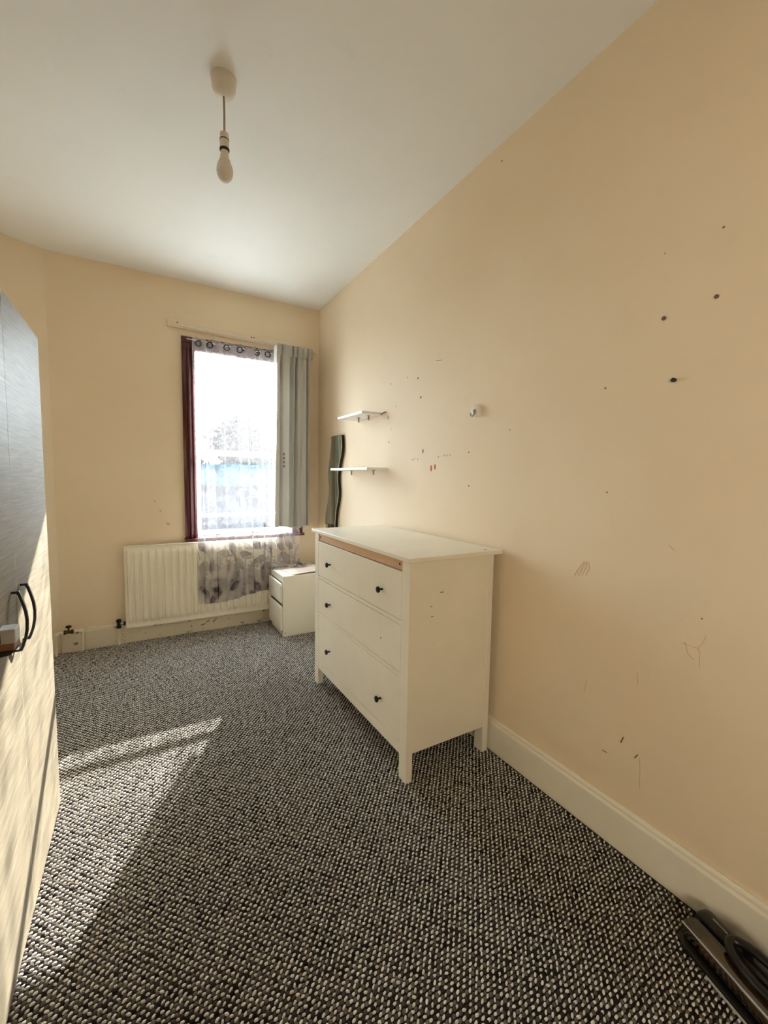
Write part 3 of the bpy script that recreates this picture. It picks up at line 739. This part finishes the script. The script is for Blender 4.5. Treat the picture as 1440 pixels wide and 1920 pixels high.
# ------------------------------------------------------------------ pendant lamp
pe = thing('pendant_lamp', 'bare white bulb hanging on a cord from the ceiling', 'lamp', (-1.112, -1.89, HC))
MB().lathe([(0.047, -0.0003), (0.047, -0.006), (0.044, -0.008), (0.043, -0.034), (0.036, -0.050), (0.020, -0.058), (0.006, -0.062)], (0, 0, 0), 'z', 32).build('ceiling_rose', M['plastic'], pe, 0, True)
MB().tube([(0, 0, -0.060), (0.001, 0, -0.12), (0, 0, -0.192)], 0.0038, 8).build('cord', M['cord'], pe, 0, True)
lh = MB().lathe([(0.010, -0.188), (0.0155, -0.192), (0.0160, -0.214), (0.0170, -0.215), (0.0170, -0.246), (0.0155, -0.247)], (0, 0, 0), 'z', 24).build('lamp_holder', M['plastic'], pe, 0, True)
MB().lathe([(0.0172, -0.213), (0.0178, -0.215), (0.0172, -0.217)], (0, 0, 0), 'z', 24).build('groove', M['brass'], lh)
MB().lathe([(0.0174, -0.2455), (0.0180, -0.248), (0.0170, -0.253), (0.0140, -0.254)], (0, 0, 0), 'z', 24).build('skirt_ring', M['blackband'], lh)
bl = MB().lathe([(0.0135, -0.252), (0.0140, -0.262), (0.0165, -0.275), (0.0200, -0.290)], (0, 0, 0), 'z', 24).build('bulb_base', M['plastic'], pe, 0, True)
MB().lathe([(0.0200, -0.2895), (0.0245, -0.300), (0.0285, -0.312), (0.0300, -0.325), (0.0285, -0.338), (0.0235, -0.350), (0.0150, -0.359), (0.006, -0.363), (0.001, -0.3635)], (0, 0, 0), 'z', 24).build('bulb_globe', M['bulb'], pe, 0, True)

# ------------------------------------------------------------------ vacuum cleaner lying at the skirting
va = thing('vacuum_cleaner', 'black cordless vacuum with smoky clear bin lying by the skirting', 'vacuum cleaner', (-0.100, -3.172, 0), -0.30)
MB().prism([(-0.064, -0.03), (-0.045, 0.0), (0.045, 0.0), (0.058, -0.02), (0.058, -0.42), (-0.064, -0.42)], 'z', 0.001, 0.016).build('base', M['blackplastic'], va, 0.004, True)
MB().box(-0.069, -0.0645, -0.40, -0.10, 0.003, 0.010).build('trim_strip', M['silver'], va, 0.002)
def rbox_path(y0, y1, cx, cz, hw, hh, name, mat, par):
    vs = []; fs = []; seg = 20; ys = [y0, y0-0.006, y0-0.018, (y0+y1)/2, y1]; sc = [0.62, 0.86, 1, 1, 1]
    for y, s in zip(ys, sc):
        for k in range(seg):
            a = 2*math.pi*k/seg; ca, sa = math.cos(a), math.sin(a); e = 0.55
            vs.append((cx + hw*s*math.copysign(abs(ca)**e, ca), y, cz + hh*s*math.copysign(abs(sa)**e, sa)))
    for i in range(len(ys)-1):
        for k in range(seg):
            a, b = i*seg+k, i*seg+(k+1) % seg; fs.append((a, b, b+seg, a+seg))
    fs.append(tuple(range(seg))[::-1]); fs.append(tuple((len(ys)-1)*seg+k for k in range(seg)))
    return MB().add(vs, fs).build(name, mat, par, 0, True)
bn = rbox_path(-0.008, -0.42, -0.026, 0.043, 0.030, 0.026, 'dust_bin', M['smoky'], va)
rbox_path(-0.055, -0.41, -0.026, 0.042, 0.021, 0.018, 'filter_core', M['filter'], bn)
MB().tube([(-0.051, -0.014, 0.062), (-0.051, -0.41, 0.062)], 0.0022, 8).build('bin_ridge', M['silver'], bn, 0, True)
rbox_path(0.002, -0.42, 0.030, 0.038, 0.024, 0.034, 'motor_housing', M['blackplastic'], va)
ring = []
for k in range(25):
    a = 2*math.pi*k/24; ring.append((0.006 + 0.034*math.cos(a), -0.185 + 0.085*math.sin(a), 0.088 + 0.006*math.cos(a)))
MB().tube(ring, 0.0115, 10).build('handle', M['blackplastic'], va, 0, True)
MB().tube([(0.036, -0.12, 0.066), (0.034, -0.125, 0.090)], 0.012, 10).build('handle_post', M['blackplastic'], va, 0, True)
MB().tube([(0.036, -0.25, 0.066), (0.034, -0.245, 0.090)], 0.012, 10).build('handle_post', M['blackplastic'], va, 0, True)
MB().tube([(0.030, -0.035, 0.0725), (0.030, -0.075, 0.0725)], 0.0012, 6).build('trim_strip', M['silver'], va, 0, True)

# ------------------------------------------------------------------ marks on the walls (holes, chips, scribbles)
def dot(name, u, v, r, mat, wall=wall_right, ax=0, val=0.0, depth=0.0006, stretch=1.0):
    p = hit(u, v, ax, val); n = 10
    pts = [(r*math.cos(2*math.pi*k/n), r*stretch*math.sin(2*math.pi*k/n)) for k in range(n)]
    if ax == 0: o = MB().prism([(p.y+a, p.z+b) for a, b in pts], 'x', -depth, 0.0004)
    else: o = MB().prism([(p.x+a, p.z+b) for a, b in pts], 'y', -depth, 0.0004)
    return o.build(name, mat, wall)
for u, v, r in ((733, 720, .004), (764, 708, .004), (784, 709, .006), (789, 745, .007), (742, 762, .003), (879, 848, .004), (879, 911, .004),
                (729, 829, .005), (941, 302, .004), (1247, 475, .002), (1357, 426, .003), (956, 806, .003), (1135, 728, .0035), (1316, 1160, .0025),
                (1138, 923, .003), (574, 247, .0)):
    if r: dot('nail_hole', u, v, r, M['mark'])
for u, v, r in ((1344, 556, .006), (1245, 597, .0065)):
    dot('wall_plug', u, v, r, M['mark'], depth=0.003)
tag(dot('wall_plug', 1265, 713, .006, M['blackband'], depth=0.012), 'dark wall plug sticking out of the wall')
dot('nail_hole', 793, 846, .006, M['mark'], stretch=2.2)
for u, v in ((773, 862), (777, 860), (783, 861), (822, 857), (833, 854), (838, 854), (844, 853)): dot('paint_chip', u, v, .0032, M['chip'], stretch=1.5)
for u, v, s in ((808.5, 878, 2.6), (815.5, 875.5, 2.2)): tag(dot('red_fleck', u, v, .007, M['red'], stretch=s), 'small red paint mark on the wall')
dot('green_fleck', 728, 783, .007, M['greenmark'], stretch=1.8)
dot('white_chip', 733.5, 805, .006, M['flake'], stretch=1.8)
for u, v in ((290, 940), (301, 958), (286, 1079), (315, 982)): dot('smudge', u, v, .008 if v < 982 else .014, M['faint'], wall_back, 1)
def scribble(name, pts, r, mat):
    P3 = []
    for u, v in pts:
        p = hit(u, v, 0, 0.0); P3.append((-0.0002, p.y, p.z))
    MB().tube(P3, r, 5, 1.0, (1, 0, 0)).build(name, mat, wall_right)
scribble('pencil_line', [(1277, 1205), (1308, 1216), (1318, 1205), (1324, 1192)], 0.0006, M['pencil'])
scribble('pencil_line', [(1308, 1214), (1312, 1226), (1311, 1253)], 0.0006, M['pencil'])
scribble('pencil_line', [(1284, 1203), (1290, 1227), (1302, 1238)], 0.0006, M['pencil'])
scribble('scuff_line', [(1164, 1392), (1169, 1382)], 0.0022, M['mark'])
scribble('scuff_line', [(1129, 1406), (1138, 1411)], 0.0014, M['mark'])
scribble('scuff_line', [(1190, 1421), (1196, 1415)], 0.002, M['mark'])
scribble('scuff_line', [(1199, 1422), (1200, 1440), (1199, 1478)], 0.0009, M['faint'])
for k in range(4): scribble('scuff_line', [(1077+k*7, 1079), (1086+k*6.5, 1064), (1095+k*3, 1053)], 0.0012, M['faint'])
scribble('scuff_line', [(1254, 1022), (1264, 1032)], 0.0012, M['faint'])
scribble('scuff_line', [(1096, 1297), (1100, 1274)], 0.0010, M['faint'])
scribble('scuff_line', [(1195, 1262), (1196, 1284)], 0.0010, M['faint'])
scribble('scuff_line', [(818, 676), (828, 675)], 0.0014, M['mark'])

# flakes of paint fallen on the carpet
for u, v in ((200, 1222), (213, 1222), (212, 1211), (230, 1217), (238, 1207), (254, 1202)):
    p = hit(u, v, 2, 0.0); a = random.uniform(0, 3); pts = [(math.cos(a+k*1.26)*random.uniform(.004, .009), math.sin(a+k*1.26)*random.uniform(.004, .009)) for k in range(5)]
    o = MB().prism(pts, 'z', 0.0, 0.0018).build('paint_flake', M['flake'], None, 0, False, 2, (p.x, min(p.y, -0.06), 0.001))
    tag(o, 'tiny white paint flake fallen on the carpet below the skirting', 'paint flake', 'paint flakes on the carpet')

# ------------------------------------------------------------------ outside
tag(box('ground_outside', M['grass'], None, -25, 30, 13.5, 60, -3.1, -3.0), 'garden ground far below the window', None, None, 'structure')
tag(box('ground_bounce', M['paving'], None, -25, 30, 0.16, 13.5, -3.1, -3.0), 'unseen pale concrete yard added below the window to bounce light up', None, None, 'structure')  # added out of sight as a reflector for the ceiling
def tree(x, y, top, r, label, mat, seed):
    rg = random.Random(seed); t = thing('tree', label, 'tree', (x, y, -3.0), 0, 'trees outside the window')
    h = top+3.0
    MB().tube([(0, 0, 0), (0.1, 0, h*0.45), (0, 0.1, h*0.8)], [0.22, 0.16, 0.06], 8).build('trunk', M['bark'], t, 0, True)
    vs = []; fs = []
    for k in range(1700):
        d = Vector((rg.gauss(0, 1), rg.gauss(0, 1), rg.gauss(0, 1))).normalized()*(rg.random()**0.4)
        p = Vector((d.x*r*(1+0.3*math.sin(5*d.z)), d.y*r, h-r*1.25 + d.z*r*1.25)); a = Vector((rg.gauss(0, 1), rg.gauss(0, 1), rg.gauss(0, 1))).normalized()
        b = a.orthogonal().normalized(); s = rg.uniform(0.14, 0.30)*r*0.6; o = len(vs)
        vs += [p+a*s, p+b*s*0.5, p-a*s, p-b*s*0.5]; fs.append((o, o+1, o+2, o+3))
    MB().add(vs, fs).build('crown', mat, t)
tree(3.4, 21.0, 4.6, 1.5, 'tall thin tree rising over the meeting rail outside', M['leaf2'], 1)
tree(-0.6, 20.0, 3.9, 1.7, 'round tree outside, behind the window edge nearest the wardrobe', M['leaf'], 2)
tree(7.4, 21.0, 3.9, 2.0, 'broad tree outside, beside the grey curtain', M['leaf2'], 3)
tree(6.4, 28.5, 3.5, 2.2, 'low tree outside between the tall thin one and the broad one', M['leaf'], 4)
tree(1.0, 28.5, 3.2, 2.2, 'low tree outside between the round one and the tall thin one', M['leaf'], 5)
sh = thing('garden_shed', 'garden outbuilding with pale blue roof outside the window', 'shed', (2.4, 14.0, -3.0))
MB().box(-4.6, 4.6, 0, 2.6, 0, 3.9).build('wall', M['brick'], sh)
MB().prism([(-0.25, 3.86), (2.8, 3.86), (1.3, 4.75)], 'x', -4.8, 4.8).build('roof', M['bluesheet'], sh)
